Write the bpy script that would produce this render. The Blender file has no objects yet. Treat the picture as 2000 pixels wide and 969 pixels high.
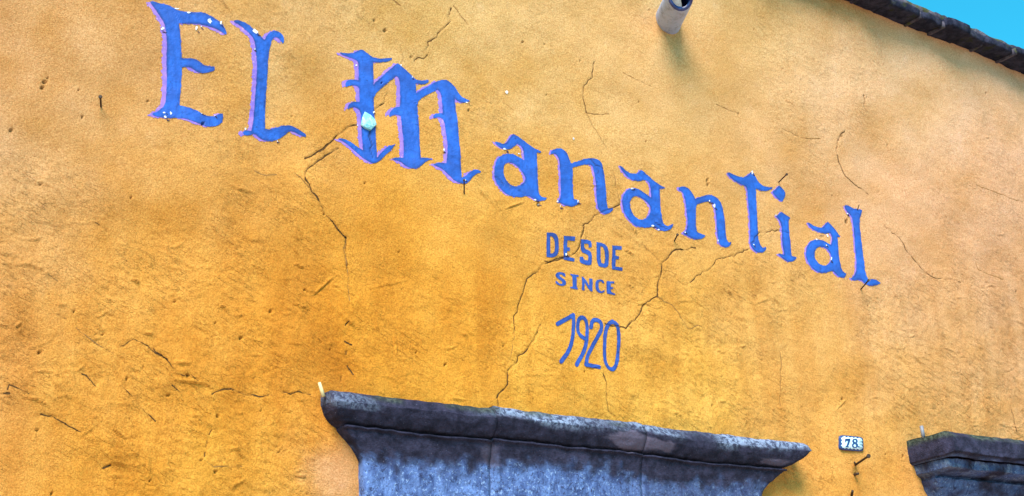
import bpy, math
import numpy as np
from mathutils import Matrix, Vector

# ------------------------------------------------------------------ camera
SC = bpy.context.scene
F_PX = 3500.0                         # focal length in photo pixels (photo 2000 x 969)
C0 = np.array([1000.0, 484.5])
VPX = np.array([6000.0, 1410.0])      # where the wall's level lines meet in the photo
CAM_D = 3.6                           # metres from the wall
CAM_H = 1.6
_v1 = VPX - C0
_b = -F_PX * F_PX / (_v1[0] * 0.06 + _v1[1]); _a = 0.06 * _b
AX = np.array([_v1[0], _v1[1], F_PX]); AX /= np.linalg.norm(AX)      # wall direction
AZ = np.array([_a, _b, F_PX]); AZ /= np.linalg.norm(AZ)              # up
AY = np.cross(AZ, AX)                                                # into the wall
cam = bpy.data.cameras.new('camera')
co = bpy.data.objects.new('camera', cam)
SC.collection.objects.link(co)
cx = Vector((AX[0], AY[0], AZ[0])); cy = -Vector((AX[1], AY[1], AZ[1])); cz = -Vector((AX[2], AY[2], AZ[2]))
M = Matrix.Identity(4)
for r in range(3):
    M[r][0] = cx[r]; M[r][1] = cy[r]; M[r][2] = cz[r]
M.translation = Vector((0, -CAM_D, CAM_H))
co.matrix_world = M
cam.sensor_fit = 'HORIZONTAL'; cam.sensor_width = 36.0; cam.lens = F_PX * 36.0 / 2000.0
cam.clip_start = 0.05; cam.clip_end = 4000
SC.camera = co

# ------------------------------------------------------------------ light
SUN_EL, SUN_AZ = math.radians(47), math.radians(180 + 44)            # in front of the wall, from the left
W = bpy.data.worlds.new('World'); SC.world = W; W.use_nodes = True
wn = W.node_tree.nodes; wl = W.node_tree.links
bg = wn['Background']
sky = wn.new('ShaderNodeTexSky'); sky.sky_type = 'NISHITA'; sky.sun_disc = False
sky.sun_elevation = SUN_EL; sky.sun_rotation = SUN_AZ
tint = wn.new('ShaderNodeMix'); tint.data_type = 'RGBA'; tint.blend_type = 'MULTIPLY'
tint.inputs[0].default_value = 1.0; tint.inputs[7].default_value = (0.13, 1.09, 1.10, 1)
wl.new(sky.outputs[0], tint.inputs[6]); wl.new(tint.outputs[2], bg.inputs[0])
bg.inputs[1].default_value = 0.138
sl = bpy.data.lights.new('sun', 'SUN'); sl.energy = 5.0; sl.angle = math.radians(36); sl.color = (1.0, 0.84, 0.76)
so = bpy.data.objects.new('sun', sl); SC.collection.objects.link(so)
sd = Vector((math.sin(SUN_AZ) * math.cos(SUN_EL), math.cos(SUN_AZ) * math.cos(SUN_EL), math.sin(SUN_EL)))
so.rotation_euler = sd.to_track_quat('Z', 'Y').to_euler()
SC.view_settings.view_transform = 'Standard'; SC.view_settings.look = 'None'
SC.view_settings.exposure = 0.78; SC.view_settings.gamma = 1.0

# ------------------------------------------------------------------ helpers
rng = np.random.default_rng(7)
def unproj(p, depth=0.0):
    """photo pixels -> (u, z) on the plane standing `depth` metres in front of the wall"""
    p = np.atleast_2d(np.asarray(p, float))
    r = np.concatenate([p - C0, np.full((len(p), 1), F_PX)], 1)
    t = (CAM_D - depth) / (r @ AY)
    return np.stack([t * (r @ AX), t * (r @ AZ) + CAM_H], 1)
def proj(u, z, y=0.0):
    P = np.multiply.outer(u, AX) + np.multiply.outer(z - CAM_H, AZ) + np.multiply.outer(np.zeros_like(u) + y + CAM_D, AY)
    return P[..., 0] / P[..., 2] * F_PX + C0[0], P[..., 1] / P[..., 2] * F_PX + C0[1]
def zoom(pts, ox, oy, s):
    return np.asarray(pts, float) / s + np.array([ox, oy])

LAT = rng.random((64, 64)); LAT3 = rng.random((32, 32, 32))
def noise(x, y, seed=0):
    x = np.asarray(x) + seed * 17.31; y = np.asarray(y) + seed * 9.77
    xi = np.floor(x).astype(int); yi = np.floor(y).astype(int)
    fx = x - xi; fy = y - yi
    fx = fx * fx * fx * (fx * (fx * 6 - 15) + 10); fy = fy * fy * fy * (fy * (fy * 6 - 15) + 10)
    a = LAT[xi % 64, yi % 64]; b = LAT[(xi + 1) % 64, yi % 64]; c = LAT[xi % 64, (yi + 1) % 64]; d = LAT[(xi + 1) % 64, (yi + 1) % 64]
    return (a + (b - a) * fx) * (1 - fy) + (c + (d - c) * fx) * fy
def fbm(x, y, o=4, seed=0, g=0.5):
    s = 0; a = 1; t = 0
    for k in range(o):
        ca, sa = math.cos(0.7 * k + .4), math.sin(0.7 * k + .4)
        s = s + a * noise((x * ca - y * sa) * 2 ** k, (x * sa + y * ca) * 2 ** k, seed + k * 3); t += a; a *= g
    return s / t
def noise3(p, seed=0):
    p = p + seed * np.array([3.7, 5.1, 8.3]); i = np.floor(p).astype(int); f = p - i; f = f * f * (3 - 2 * f); i %= 32; j = (i + 1) % 32
    def L(a, b, c): return LAT3[a[:, 0], b[:, 1], c[:, 2]]
    x0 = L(i, i, i) * (1 - f[:, 0]) + L(j, i, i) * f[:, 0]; x1 = L(i, j, i) * (1 - f[:, 0]) + L(j, j, i) * f[:, 0]
    x2 = L(i, i, j) * (1 - f[:, 0]) + L(j, i, j) * f[:, 0]; x3 = L(i, j, j) * (1 - f[:, 0]) + L(j, j, j) * f[:, 0]
    a = x0 * (1 - f[:, 1]) + x1 * f[:, 1]; b = x2 * (1 - f[:, 1]) + x3 * f[:, 1]
    return a * (1 - f[:, 2]) + b * f[:, 2]
def fbm3(p, o=4, seed=0):
    return sum(noise3(p * 2 ** k, seed + k) * 0.5 ** k for k in range(o)) / sum(0.5 ** k for k in range(o))
def sstep(a, b, x):
    t = np.clip((x - a) / (b - a), 0, 1); return t * t * (3 - 2 * t)
def lin(c):
    c = np.asarray(c, float) / 255.0
    return np.where(c <= 0.04045, c / 12.92, ((c + 0.055) / 1.055) ** 2.4)

def mesh_np(name, V, T, mat, parent=None, attrs=None, smooth=True, quads=False):
    n = 4 if quads else 3
    me = bpy.data.meshes.new(name)
    T = np.asarray(T, np.int32).reshape(-1, n)
    me.vertices.add(len(V)); me.vertices.foreach_set('co', np.asarray(V, np.float32).ravel())
    me.loops.add(T.size); me.loops.foreach_set('vertex_index', T.ravel())
    me.polygons.add(len(T))
    me.polygons.foreach_set('loop_start', np.arange(0, T.size, n, dtype=np.int32))
    me.polygons.foreach_set('loop_total', np.full(len(T), n, np.int32))
    if smooth: me.polygons.foreach_set('use_smooth', np.ones(len(T), bool))
    for k, a in (attrs or {}).items():
        if a.ndim == 1:
            at = me.attributes.new(k, 'FLOAT', 'POINT'); at.data.foreach_set('value', a.astype(np.float32))
        else:
            at = me.attributes.new(k, 'FLOAT_COLOR', 'POINT')
            at.data.foreach_set('color', np.concatenate([a, np.ones((len(a), 1))], 1).astype(np.float32).ravel())
    me.update(calc_edges=True); me.validate()
    me.materials.append(mat)
    o = bpy.data.objects.new(name, me); SC.collection.objects.link(o)
    if parent: o.parent = parent
    return o
def tag(o, label=None, cat=None, group=None, kind=None):
    for k, v in (('label', label), ('category', cat), ('group', group), ('kind', kind)):
        if v: o[k] = v
    return o
def empty(name, label, cat, loc=(0, 0, 0), group=None):
    o = bpy.data.objects.new(name, None); SC.collection.objects.link(o); o.location = loc
    return tag(o, label, cat, group)

# ------------------------------------------------------------------ materials
class Mat:
    def __init__(s, name, rough=0.85, spec=0.3):
        s.m = bpy.data.materials.new(name); s.m.use_nodes = True
        s.n = s.m.node_tree.nodes; s.l = s.m.node_tree.links; s.b = s.n['Principled BSDF']
        s.b.inputs['Roughness'].default_value = rough; s.b.inputs['Specular IOR Level'].default_value = spec
        s.co = s.n.new('ShaderNodeTexCoord').outputs['Object']; s.h = None
    def noise(s, scale, detail=4, rough=0.55, dist=0.0, stretch=None):
        t = s.n.new('ShaderNodeTexNoise'); t.inputs['Scale'].default_value = scale; t.inputs['Detail'].default_value = detail
        t.inputs['Roughness'].default_value = rough; t.inputs['Distortion'].default_value = dist
        v = s.co
        if stretch:
            mp = s.n.new('ShaderNodeMapping'); mp.inputs['Scale'].default_value = stretch; s.l.new(s.co, mp.inputs[0]); v = mp.outputs[0]
        s.l.new(v, t.inputs['Vector']); return t.outputs['Fac']
    def ramp(s, fac, lo, hi, a=0.0, b=1.0):
        r = s.n.new('ShaderNodeMapRange'); r.interpolation_type = 'SMOOTHSTEP'
        for k, v in zip((1, 2, 3, 4), (lo, hi, a, b)): r.inputs[k].default_value = v
        s.l.new(fac, r.inputs[0]); return r.outputs[0]
    def attr(s, name, col=False):
        t = s.n.new('ShaderNodeAttribute'); t.attribute_name = name; return t.outputs['Color' if col else 'Fac']
    def mix(s, fac, A, B, mode='MIX'):
        t = s.n.new('ShaderNodeMix'); t.data_type = 'RGBA'; t.blend_type = mode
        for v, i in ((fac, 0), (A, 6), (B, 7)):
            if isinstance(v, (int, float)): t.inputs[i].default_value = v
            elif isinstance(v, (tuple, list, np.ndarray)): t.inputs[i].default_value = (*[float(x) for x in v[:3]], 1)
            else: s.l.new(v, t.inputs[i])
        return t.outputs[2]
    def math(s, op, a, b):
        t = s.n.new('ShaderNodeMath'); t.operation = op
        for v, i in ((a, 0), (b, 1)):
            if isinstance(v, (int, float)): t.inputs[i].default_value = v
            else: s.l.new(v, t.inputs[i])
        return t.outputs[0]
    def bump(s, h, dist, strength=1.0):
        t = s.n.new('ShaderNodeBump'); t.inputs['Distance'].default_value = dist; t.inputs['Strength'].default_value = strength
        s.l.new(h, t.inputs['Height'])
        if s.h: s.l.new(s.h, t.inputs['Normal'])
        s.h = t.outputs[0]; s.l.new(s.h, s.b.inputs['Normal'])
    def color(s, c):
        if isinstance(c, (tuple, list, np.ndarray)): s.b.inputs['Base Color'].default_value = (*[float(x) for x in c[:3]], 1)
        else: s.l.new(c, s.b.inputs['Base Color'])
        return s.m

m = Mat('ochre_limewash', 0.93, 0.15)
c = m.attr('paint', True)
c = m.mix(m.ramp(m.noise(250, 4, 0.75), 0.36, 0.64), c, m.mix(1.0, c, (0.72, 0.64, 0.55), 'MULTIPLY'))
c = m.mix(m.ramp(m.noise(26, 5, 0.65), 0.52, 0.80, 0, 0.45), c, m.mix(1.0, c, (1.10, 1.16, 1.5), 'MULTIPLY'))
c = m.mix(m.ramp(m.noise(14, 5, 0.7, 0.6), 0.56, 0.82, 0, 0.5), c, m.mix(1.0, c, (0.82, 0.72, 0.55), 'MULTIPLY'))
c = m.mix(m.ramp(m.noise(140, 5, 0.8), 0.60, 0.72, 0, 0.55), c, m.mix(1.0, c, (1.16, 1.22, 1.4), 'MULTIPLY'))  # pale flecks: lit highlights of the grain put into the colour
c = m.mix(m.attr('groove_shade'), c, (0.045, 0.025, 0.012))  # shade inside cracks and pits, as wall colour
m.bump(m.noise(300, 4, 0.8), 0.0034, 1.0); m.bump(m.noise(95, 5, 0.7), 0.0030, 0.8)
mp = m.n.new('ShaderNodeMapping'); mp.inputs['Rotation'].default_value = (0, math.radians(-27), 0); m.l.new(m.co, mp.inputs[0])
keep = m.co; m.co = mp.outputs[0]
dr = m.math('MULTIPLY', m.ramp(m.noise(1.0, 4, 0.6, 0.5, (26, 10, 110)), 0.50, 0.64), m.math('MULTIPLY', m.attr('rough'), m.ramp(m.noise(9, 3), 0.42, 0.60)))
dr2 = m.math('MULTIPLY', m.ramp(m.noise(1.0, 3, 0.6, 0.8, (60, 10, 190)), 0.54, 0.64), m.math('MULTIPLY', m.attr('rough'), m.ramp(m.noise(13, 3), 0.45, 0.62)))
m.co = keep
m.bump(dr, 0.0019, 1.0); m.bump(dr2, 0.0012, 1.0)
WALL = m.color(c)

def paint(name, base, dark, light):
    m = Mat(name, 0.6, 0.35)
    c = m.mix(m.ramp(m.noise(22, 4, 0.6, 0.3), 0.35, 0.7), base, dark)
    c = m.mix(m.ramp(m.noise(60, 5, 0.7), 0.60, 0.72, 0, 0.35), c, light)
    c = m.mix(m.ramp(m.noise(1.0, 5, 0.7, 0.3, (95, 40, 22)), 0.45, 0.68, 0, 0.75), c, dark)
    c = m.mix(m.ramp(m.noise(9, 3, 0.6), 0.42, 0.66, 0, 0.5), c, (dark[0] * 1.6, dark[1] * .85, dark[2] * .8))
    c = m.mix(m.ramp(m.noise(48, 6, 0.75, 0.4), 0.60, 0.70, 0, 0.7), c, (0.010, 0.018, 0.10))
    c = m.mix(m.ramp(m.noise(75, 5, 0.8, 0.2), 0.66, 0.71, 0, 0.7), c, (0.24, 0.20, 0.34))
    c = m.mix(m.attr('rim'), c, (0.009, 0.028, 0.16))
    c = m.mix(m.attr('groove_shade'), c, (0.01, 0.015, 0.07))
    m.bump(m.noise(300, 3, 0.7), 0.0012, 0.7); m.bump(m.noise(90, 4, 0.6), 0.0020, 0.7)
    return m.color(c)
BLUE = paint('blue_sign_paint', (0.016, 0.108, 0.52), (0.012, 0.070, 0.36), (0.04, 0.18, 0.60))
BLUE2 = paint('blue_small_lettering_paint', (0.024, 0.085, 0.40), (0.016, 0.058, 0.30), (0.04, 0.12, 0.45))
m = Mat('violet_old_paint', 0.8, 0.2)
c = m.mix(m.ramp(m.noise(40, 4), 0.35, 0.7), (0.20, 0.13, 0.55), (0.32, 0.17, 0.48))
c = m.mix(m.ramp(m.noise(120, 4, 0.7), 0.55, 0.75, 0, 0.8), c, (0.62, 0.38, 0.32)); m.bump(m.noise(300, 3, 0.7), 0.0012, 0.7)
m.l.new(m.math('GREATER_THAN', m.noise(230, 3, 0.7), m.math('ADD', m.math('MULTIPLY', m.attr('edge'), 0.62), 0.14)), m.b.inputs['Alpha'])
VIOLET = m.color(c)
m = Mat('bare_white_plaster', 0.9, 0.2); m.bump(m.noise(260, 4, 0.7), 0.002)
CHIP = m.color(m.mix(m.ramp(m.noise(90, 3), 0.4, 0.75), (0.70, 0.73, 0.80), (0.42, 0.45, 0.54)))
m = Mat('turquoise_plaster', 0.85, 0.2); m.bump(m.noise(160, 4, 0.7), 0.003)
TEAL = m.color(m.mix(m.ramp(m.noise(70, 5, .75, .5), 0.4, 0.62), (0.16, 0.46, 0.56), (0.40, 0.66, 0.70)))
m = Mat('weathered_stone', 0.9, 0.25)
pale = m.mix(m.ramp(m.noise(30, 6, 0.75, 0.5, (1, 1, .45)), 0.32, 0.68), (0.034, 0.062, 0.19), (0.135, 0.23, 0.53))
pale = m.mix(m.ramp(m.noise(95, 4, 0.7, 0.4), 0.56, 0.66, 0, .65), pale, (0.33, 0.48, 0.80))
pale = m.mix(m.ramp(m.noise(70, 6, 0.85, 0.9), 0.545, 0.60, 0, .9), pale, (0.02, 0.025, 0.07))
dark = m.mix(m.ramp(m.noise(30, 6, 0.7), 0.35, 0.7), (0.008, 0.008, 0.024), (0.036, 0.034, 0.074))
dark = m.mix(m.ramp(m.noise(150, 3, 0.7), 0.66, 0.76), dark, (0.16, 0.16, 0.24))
c = m.mix(m.attr('stain_shade'), pale, dark)
lich = m.mix(m.ramp(m.noise(70, 5, 0.8, 0.4), 0.42, 0.58), (0.04, 0.05, 0.10), (0.26, 0.33, 0.50))
c = m.mix(m.attr('lichen'), c, lich)
c = m.mix(m.attr('moss'), c, m.mix(m.ramp(m.noise(90, 4), 0.4, 0.7), (0.018, 0.028, 0.022), (0.085, 0.105, 0.085)))
c = m.mix(m.attr('patch'), c, (0.15, 0.125, 0.20))
m.bump(m.noise(170, 4, 0.75), 0.004, 0.9); m.bump(m.noise(48, 5, 0.7), 0.008, 0.8)
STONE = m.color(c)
m = Mat('mossy_eave_stone', 0.95, 0.15)
c = m.mix(m.ramp(m.noise(30, 5, 0.7), 0.35, 0.68), (0.008, 0.010, 0.026), (0.040, 0.042, 0.078))
c = m.mix(m.ramp(m.noise(18, 5, 0.75), 0.54, 0.66, 0, 0.85), c, (0.026, 0.032, 0.014))
m.bump(m.noise(120, 5, 0.75), 0.008, 1.0); EAVE = m.color(c)
m = Mat('eave_mortar', 0.95, 0.15)
c = m.mix(m.ramp(m.noise(25, 5, 0.7), 0.35, 0.68), (0.035, 0.032, 0.055), (0.14, 0.125, 0.17))
c = m.mix(m.ramp(m.noise(16, 5, 0.75), 0.50, 0.64, 0, 0.9), c, (0.075, 0.080, 0.022))
m.bump(m.noise(120, 5, 0.75), 0.008, 1.0); MORTAR = m.color(c)
m = Mat('rusty_nail', 0.7, 0.4); m.bump(m.noise(500, 3), 0.001)
NAIL = m.color(m.mix(m.noise(180, 3), (0.012, 0.008, 0.006), (0.05, 0.022, 0.010)))
m = Mat('grey_steel', 0.5, 0.5); NAIL2 = m.color(m.mix(m.noise(120, 3), (0.10, 0.11, 0.15), (0.22, 0.23, 0.28)))
m = Mat('pale_wood', 0.7, 0.3); PEG = m.color(m.mix(m.noise(150, 3), (0.75, 0.62, 0.36), (0.55, 0.42, 0.2)))
m = Mat('white_pipe_paint', 0.45, 0.5)
c = m.mix(m.ramp(m.noise(35, 5, 0.7), 0.45, 0.75), (0.30, 0.38, 0.60), (0.13, 0.145, 0.21))
c = m.mix(m.ramp(m.noise(75, 4, 0.7), 0.66, 0.74), c, (0.12, 0.11, 0.14)); m.bump(m.noise(120, 4), 0.002); PIPE = m.color(c)
m = Mat('dark_blue_pipe', 0.25, 0.6); PIPEIN = m.color(m.mix(m.ramp(m.noise(25, 3), 0.4, 0.7), (0.004, 0.012, 0.08), (0.03, 0.06, 0.22)))
m = Mat('pipe_silt', 0.9, 0.2); m.bump(m.noise(90, 4), 0.004); SILT = m.color(m.mix(m.noise(60, 4), (0.34, 0.30, 0.30), (0.5, 0.46, 0.45)))
m = Mat('enamel_navy', 0.22, 0.5); NAVY = m.color(m.mix(m.noise(60, 3), (0.012, 0.035, 0.14), (0.02, 0.05, 0.18)))
m = Mat('enamel_pale', 0.22, 0.5); ENAM = m.color(m.mix(m.ramp(m.noise(40, 4), 0.4, 0.8), (0.62, 0.80, 0.90), (0.48, 0.68, 0.82)))
m = Mat('cobbles', 0.9, 0.2); m.bump(m.noise(3, 5), 0.02); GROUND = m.color(m.mix(m.noise(2.0, 6), (0.38, 0.26, 0.19), (0.54, 0.37, 0.27)))
m = Mat('roof_tile', 0.9, 0.2); ROOF = m.color(m.mix(m.noise(6, 5), (0.25, 0.10, 0.06), (0.38, 0.18, 0.11)))

# ------------------------------------------------------------------ the wall surface
E0, E1 = unproj([(1640, 2), (2000, 142)])
ES = (E1[1] - E0[1]) / (E1[0] - E0[0])
def veave(u): return E0[1] + ES * (u - E0[0])            # foot of the eave
corner = unproj([(0, 0), (2000, 0), (2000, 969), (0, 969)])
U0, U1 = corner[:, 0].min() - 0.12, corner[:, 0].max() + 0.12
VB = corner[[2, 3], 1].min() - 0.12
STEP = 0.0036
ug = np.arange(U0, U1, STEP)
outl = U0 - np.cumsum(STEP * 1.35 ** np.arange(1, 20)); outl = outl[outl > U0 - 3.5]
outr = ug[-1] + np.cumsum(STEP * 1.35 ** np.arange(1, 20)); outr = outr[outr < U1 + 3.5]
ug = np.concatenate([outl[::-1], ug, outr]); NL = len(outl)
HT = veave(0.5 * (U0 + U1)) + 0.05 - VB
NV = int(HT / STEP)
w = np.linspace(0, 1, NV + 1)
low = -np.cumsum(STEP / HT * 1.35 ** np.arange(1, 24)); low = low[VB + low * HT > 0.05]
low = np.append(low, -(VB + 0.05) / HT)
wg = np.concatenate([low[::-1], w]); NB = len(low)
UU, WW = np.meshgrid(ug, wg, indexing='ij')
VT = veave(UU) + 0.05
ZZ = np.where(WW >= 0, VB + WW * (VT - VB), VB + WW * HT)
PX, PY = proj(UU, ZZ)

# traced cracks (photo pixels)
CR = []
def crack(pts, ox=0, oy=0, s=1.0, w=2.2, d=1.0): CR.append((zoom(pts, ox, oy, s), w, d))
k = (480, 230, 3.125)
crack([(690,35),(640,45),(610,75),(560,110),(530,145),(480,185),(440,205),(410,230),(370,243)], *k, 2.8, 1.0)
crack([(575,180),(540,200),(470,245),(420,285),(385,305),(365,340),(362,375),(390,410),(400,450),(440,500),(470,560),(478,585),(540,640),(580,695),(620,730)], *k, 2.6, 1.0)
crack([(620,730),(605,800),(615,850),(625,920)], *k, 2.0, .6)
crack([(300,340),(340,370),(390,430)], *k, 1.8, .6); crack([(60,320),(130,348),(190,345)], *k, 2.0, .5)
crack([(770,60),(765,110),(785,160),(770,185),(790,235)], *k, 1.8, .8)
k = (620, 420, 2.423)
crack([(60,20),(100,65),(140,105)], *k, 1.8, .6); crack([(140,105),(138,160),(140,210),(145,250)], *k, 1.8, .8)
crack([(145,250),(150,300),(145,340),(150,405)], *k, 1.6, .5); crack([(145,505),(130,525)], *k, 2.4, 1); crack([(128,600),(160,618)], *k, 2.4, 1)
crack([(135,645),(133,660)], *k, 2.4, 1); crack([(140,715),(165,755)], *k, 2.2, .9); crack([(110,765),(108,795)], *k, 2, .9)
crack([(1163,205),(1100,222),(1060,235),(1045,265),(990,300),(975,350),(955,410),(945,460),(930,500),(932,560)], *k, 2.0, .9)
crack([(932,560),(920,640),(905,700)], *k, 1.4, .4)
crack([(1055,520),(1025,590),(985,645),(950,665),(945,700),(905,735),(900,800),(850,865)], *k, 2.4, 1.0); crack([(850,865),(855,890),(845,930)], *k, 1.6, .7)
k = (1040, 440, 6.46)
crack([(630,0),(628,60),(595,150),(590,230),(570,300),(530,355),(460,395),(370,408),(290,425),(210,475),(140,455)], *k, 1.8, .8)
k = (940, 250, 4.4051)
crack([(1180,660),(1110,700),(1010,740),(960,760),(930,805),(860,850),(870,890),(845,950)], *k, 1.8, .8)
crack([(1125,370),(1145,440),(1160,560),(1180,660)], *k, 1.5, .5)
crack([(115,425),(160,455),(190,500)], *k, 1.8, .8); crack([(930,280),(970,330),(1035,355)], *k, 1.8, .8)
k = (1180, 400, 2.423)
crack([(430,205),(350,212),(310,235),(270,275),(265,320),(250,370),(245,435),(185,475),(155,530),(125,555),(95,590),(60,580),(20,575),(0,565)], *k, 2.4, .9)
crack([(170,180),(230,240),(265,285)], *k, 1.6, .5)
crack([(690,205),(640,225),(590,245),(540,255),(490,310),(440,335),(400,370)], *k, 2.0, .8)
crack([(700,180),(735,132),(780,125),(830,115),(880,130)], *k, 2.0, .8)
crack([(245,440),(310,475),(345,520),(390,590),(440,572),(470,585)], *k, 1.6, .5)
crack([(825,690),(835,770),(830,850),(832,950)], *k, 2.0, .35)
k = (720, 0, 4.846)
crack([(775,80),(750,160),(770,205),(720,260),(660,310),(650,350),(600,375),(565,390),(575,430),(555,460)], *k, 2.2, 1.0)
crack([(570,510),(540,545),(490,530),(455,550),(445,600),(455,670)], *k, 1.6, .7)
crack([(280,380),(325,450),(350,520),(330,590)], *k, 1.3, .6); crack([(800,60),(850,130),(930,240)], *k, 2.0, .6)
crack([(235,0),(270,30),(305,48)], *k, 2.4, .5)
crack([(1175,730),(1182,750),(1182,780),(1186,805),(1201,819)], w=2.0, d=.9)
k = (650, 70, 3.1267)
crack([(345,340),(330,400),(280,430),(265,450)], *k, 1.8, .8)
k = (960, 0, 3.23)
crack([(650,390),(635,460),(635,490),(585,540),(580,580),(590,660),(600,710)], *k, 1.7, .8); crack([(600,710),(640,800),(690,880),(740,960)], *k, 1.6, .5)
crack([(600,710),(680,722),(740,718)], *k, 1.5, .5); crack([(830,455),(930,505),(1010,545)], *k, 1.8, .5)
k = (1620, 140, 2.308)
crack([(160,115),(160,165),(180,185)], *k, 1.6, .6); crack([(75,260),(40,305),(35,350),(45,400),(75,470),(120,510),(180,550)], *k, 2.0, .8)
crack([(250,695),(320,750),(345,800),(400,860),(430,895),(470,925),(540,935),(590,950)], *k, 2.0, .8)
crack([(640,830),(665,895),(720,920),(780,937)], *k, 1.8, .6); crack([(660,515),(740,545),(820,575),(877,585)], *k, 1.8, .4)
k = (1640, 480, 2.619); crack([(870,815),(885,890),(897,955)], *k, 1.6, .9)
k = (300, 640, 2.944)
crack([(0,120),(70,180),(130,260),(170,275),(215,275),(250,310)], *k, 2.0, .8)
crack([(330,385),(390,358),(440,352),(480,370),(540,390),(600,400),(680,390)], *k, 1.8, .8); crack([(740,370),(780,385),(830,370),(900,385)], *k, 1.7, .8)
crack([(330,590),(318,620)], *k, 2, .9); crack([(308,650),(300,690)], *k, 2, .9); crack([(295,715),(293,742)], *k, 2, .9)
crack([(105,330),(165,375)], *k, 2.2, .9); crack([(300,770),(345,800),(420,800),(515,795)], *k, 1.5, .4)
k = (0, 640, 2.945)
crack([(440,0),(500,50),(560,100),(650,150)], *k, 1.8, .6); crack([(690,105),(770,65),(850,105),(960,185)], *k, 2.2, .8)
crack([(700,335),(760,400),(820,470),(890,540)], *k, 2.0, .7); crack([(230,500),(300,510),(390,565),(460,600)], *k, 2.0, .8)
crack([(35,360),(45,330),(100,350),(160,385)], *k, 1.8, .7); crack([(600,805),(640,790)], *k, 2.4, 1); crack([(18,382),(48,382)], *k, 2.6, 1)
crack([(465,265),(520,305),(550,340)], *k, 2, .7)
k = (0, 320, 3.027)
crack([(565,345),(610,365),(645,400)], *k, 2, .7); crack([(690,500),(760,570)], *k, 2, .7); crack([(280,655),(340,690)], *k, 2, .6); crack([(340,890),(390,915)], *k, 2, .7)
k = (1380, 0, 3.229)
crack([(60,660),(130,690),(205,715)], *k, 1.6, .5); crack([(480,810),(560,850),(640,875),(720,872)], *k, 1.7, .6)
PITS = [(76,690,3),(163,226,2.6),(1021,82,2.6),(1065,86,2),(1133,118,2),(1656,432,6),(1382,352,4),(1383,360,3.4),(1444,222,2.4),(1545,181,2.4),(1688,187,2.6),(1645,265,2.4),(1640,274,2.2),
        (1928,181,2.8),(1672,926,4),(735,38,4),(756,57,4),(807,108,3),(822,400,1.8),(716,356,2.2),(633,418,2.6),(812,689,2.4),(870,712,3),(425,814,2.6),(421,922,3),(392,898,2.2),(342,588,1.8),(1391,792,3),(1697,597,2),
        (89,159,3.2),(95,151,2),(770,237,2),(1050,402,4),(917,215,2.6),(1645,780,4),(1367,483,2),(470,660,3),(365,735,3),(1985,570,3)]

relief = np.zeros_like(UU); groove_shade = np.zeros_like(UU)
infr = sstep(-160, -20, PX) * (1 - sstep(2020, 2160, PX)) * sstep(-160, -20, PY) * (1 - sstep(990, 1100, PY))
# hand-thrown plaster: swells, trowel drag, grain
ang = math.radians(-27)
ca, sa = math.cos(ang), math.sin(ang)
A = UU * ca + ZZ * sa; B = -UU * sa + ZZ * ca              # along / across the trowel strokes
rough = sstep(0.38, 0.66, fbm(PX / 220, PY / 220, 3, 21)) * 0.6 + 0.55 * sstep(250, 700, PY + 0.10 * (1000 - PX)) 
rough *= 1 - 0.75 * sstep(0, 1, 1 - np.hypot((PX - 650) / 70, (PY - 930) / 90))
rough = np.clip(rough + 0.12, 0.12, 1.25)
relief += 0.026 * (fbm(UU * 2.2, ZZ * 2.2, 3, 1) - .5) + 0.013 * (fbm(A * 5, B * 9, 3, 2) - .5)
wx = A * 14 + 1.6 * fbm(A * 9, B * 9, 2, 31); wy = B * 42 + 2.2 * fbm(A * 11, B * 11, 2, 32)
r1 = fbm(wx, wy, 3, 3); relief += 0.0012 * rough * (np.abs(r1 - .5) * -2 + .3)
r2 = fbm(A * 38 + fbm(A*30, B*30, 2, 33), B * 90 + 2 * fbm(A*25, B*25, 2, 34), 3, 4); relief += 0.0030 * rough * (r2 - .5)
relief += 0.0016 * (fbm(UU * 70, ZZ * 70, 3, 5, .6) - .5) * (0.6 + 0.6 * rough)
# single trowel nicks: a lifted lip above a groove
def window(u0, u1, z0, z1):
    i0, i1 = np.searchsorted(ug, [u0, u1]); 
    um = 0.5 * (u0 + u1); vt = veave(um) + 0.05
    j0 = int((z0 - VB - 0.03) / (vt - VB) * NV) + NB; j1 = int((z1 - VB + 0.03) / (vt - VB) * NV) + NB + 1
    return slice(max(i0 - 1, 0), min(i1 + 1, len(ug))), slice(max(j0, 0), min(max(j1, 0), len(wg)))
nn = 0
for _ in range(14000):
    p = np.array([rng.uniform(-30, 2030), rng.uniform(-30, 1000)])
    uv = unproj(p)[0]
    if uv[1] > veave(uv[0]) or uv[1] < VB + .02: continue
    iu = min(np.searchsorted(ug, uv[0]), len(ug) - 1); jv = int((uv[1] - VB) / (veave(uv[0]) + .05 - VB) * NV) + NB
    if rng.random() > (rough[iu, min(jv, len(wg) - 1)] - 0.10) ** 4.0: continue
    nn += 1
    if nn > 1300: break
    th = ang + rng.normal(0, 0.42); L = rng.gamma(1.3, 0.014) + 0.008; wd = rng.uniform(0.0020, 0.0036); am = rng.gamma(1.6, 0.0006)
    R = L + 0.012; si, sj = window(uv[0] - R, uv[0] + R, uv[1] - R, uv[1] + R)
    du = UU[si, sj] - uv[0]; dz = ZZ[si, sj] - uv[1]
    a = du * math.cos(th) + dz * math.sin(th); b = -du * math.sin(th) + dz * math.cos(th) + 6.0 * rng.normal() * a * a + 0.003 * (noise(UU[si, sj]*60, ZZ[si, sj]*60, 8) - .5)
    env = np.clip(1 - (a / L) ** 2, 0, 1)
    q = b / wd
    relief[si, sj] += am * env * (1.35 * np.exp(-(q - 0.7) ** 2) - 0.8 * np.exp(-(q + 0.6) ** 2 * 1.6))
CRSEG = []
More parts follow.
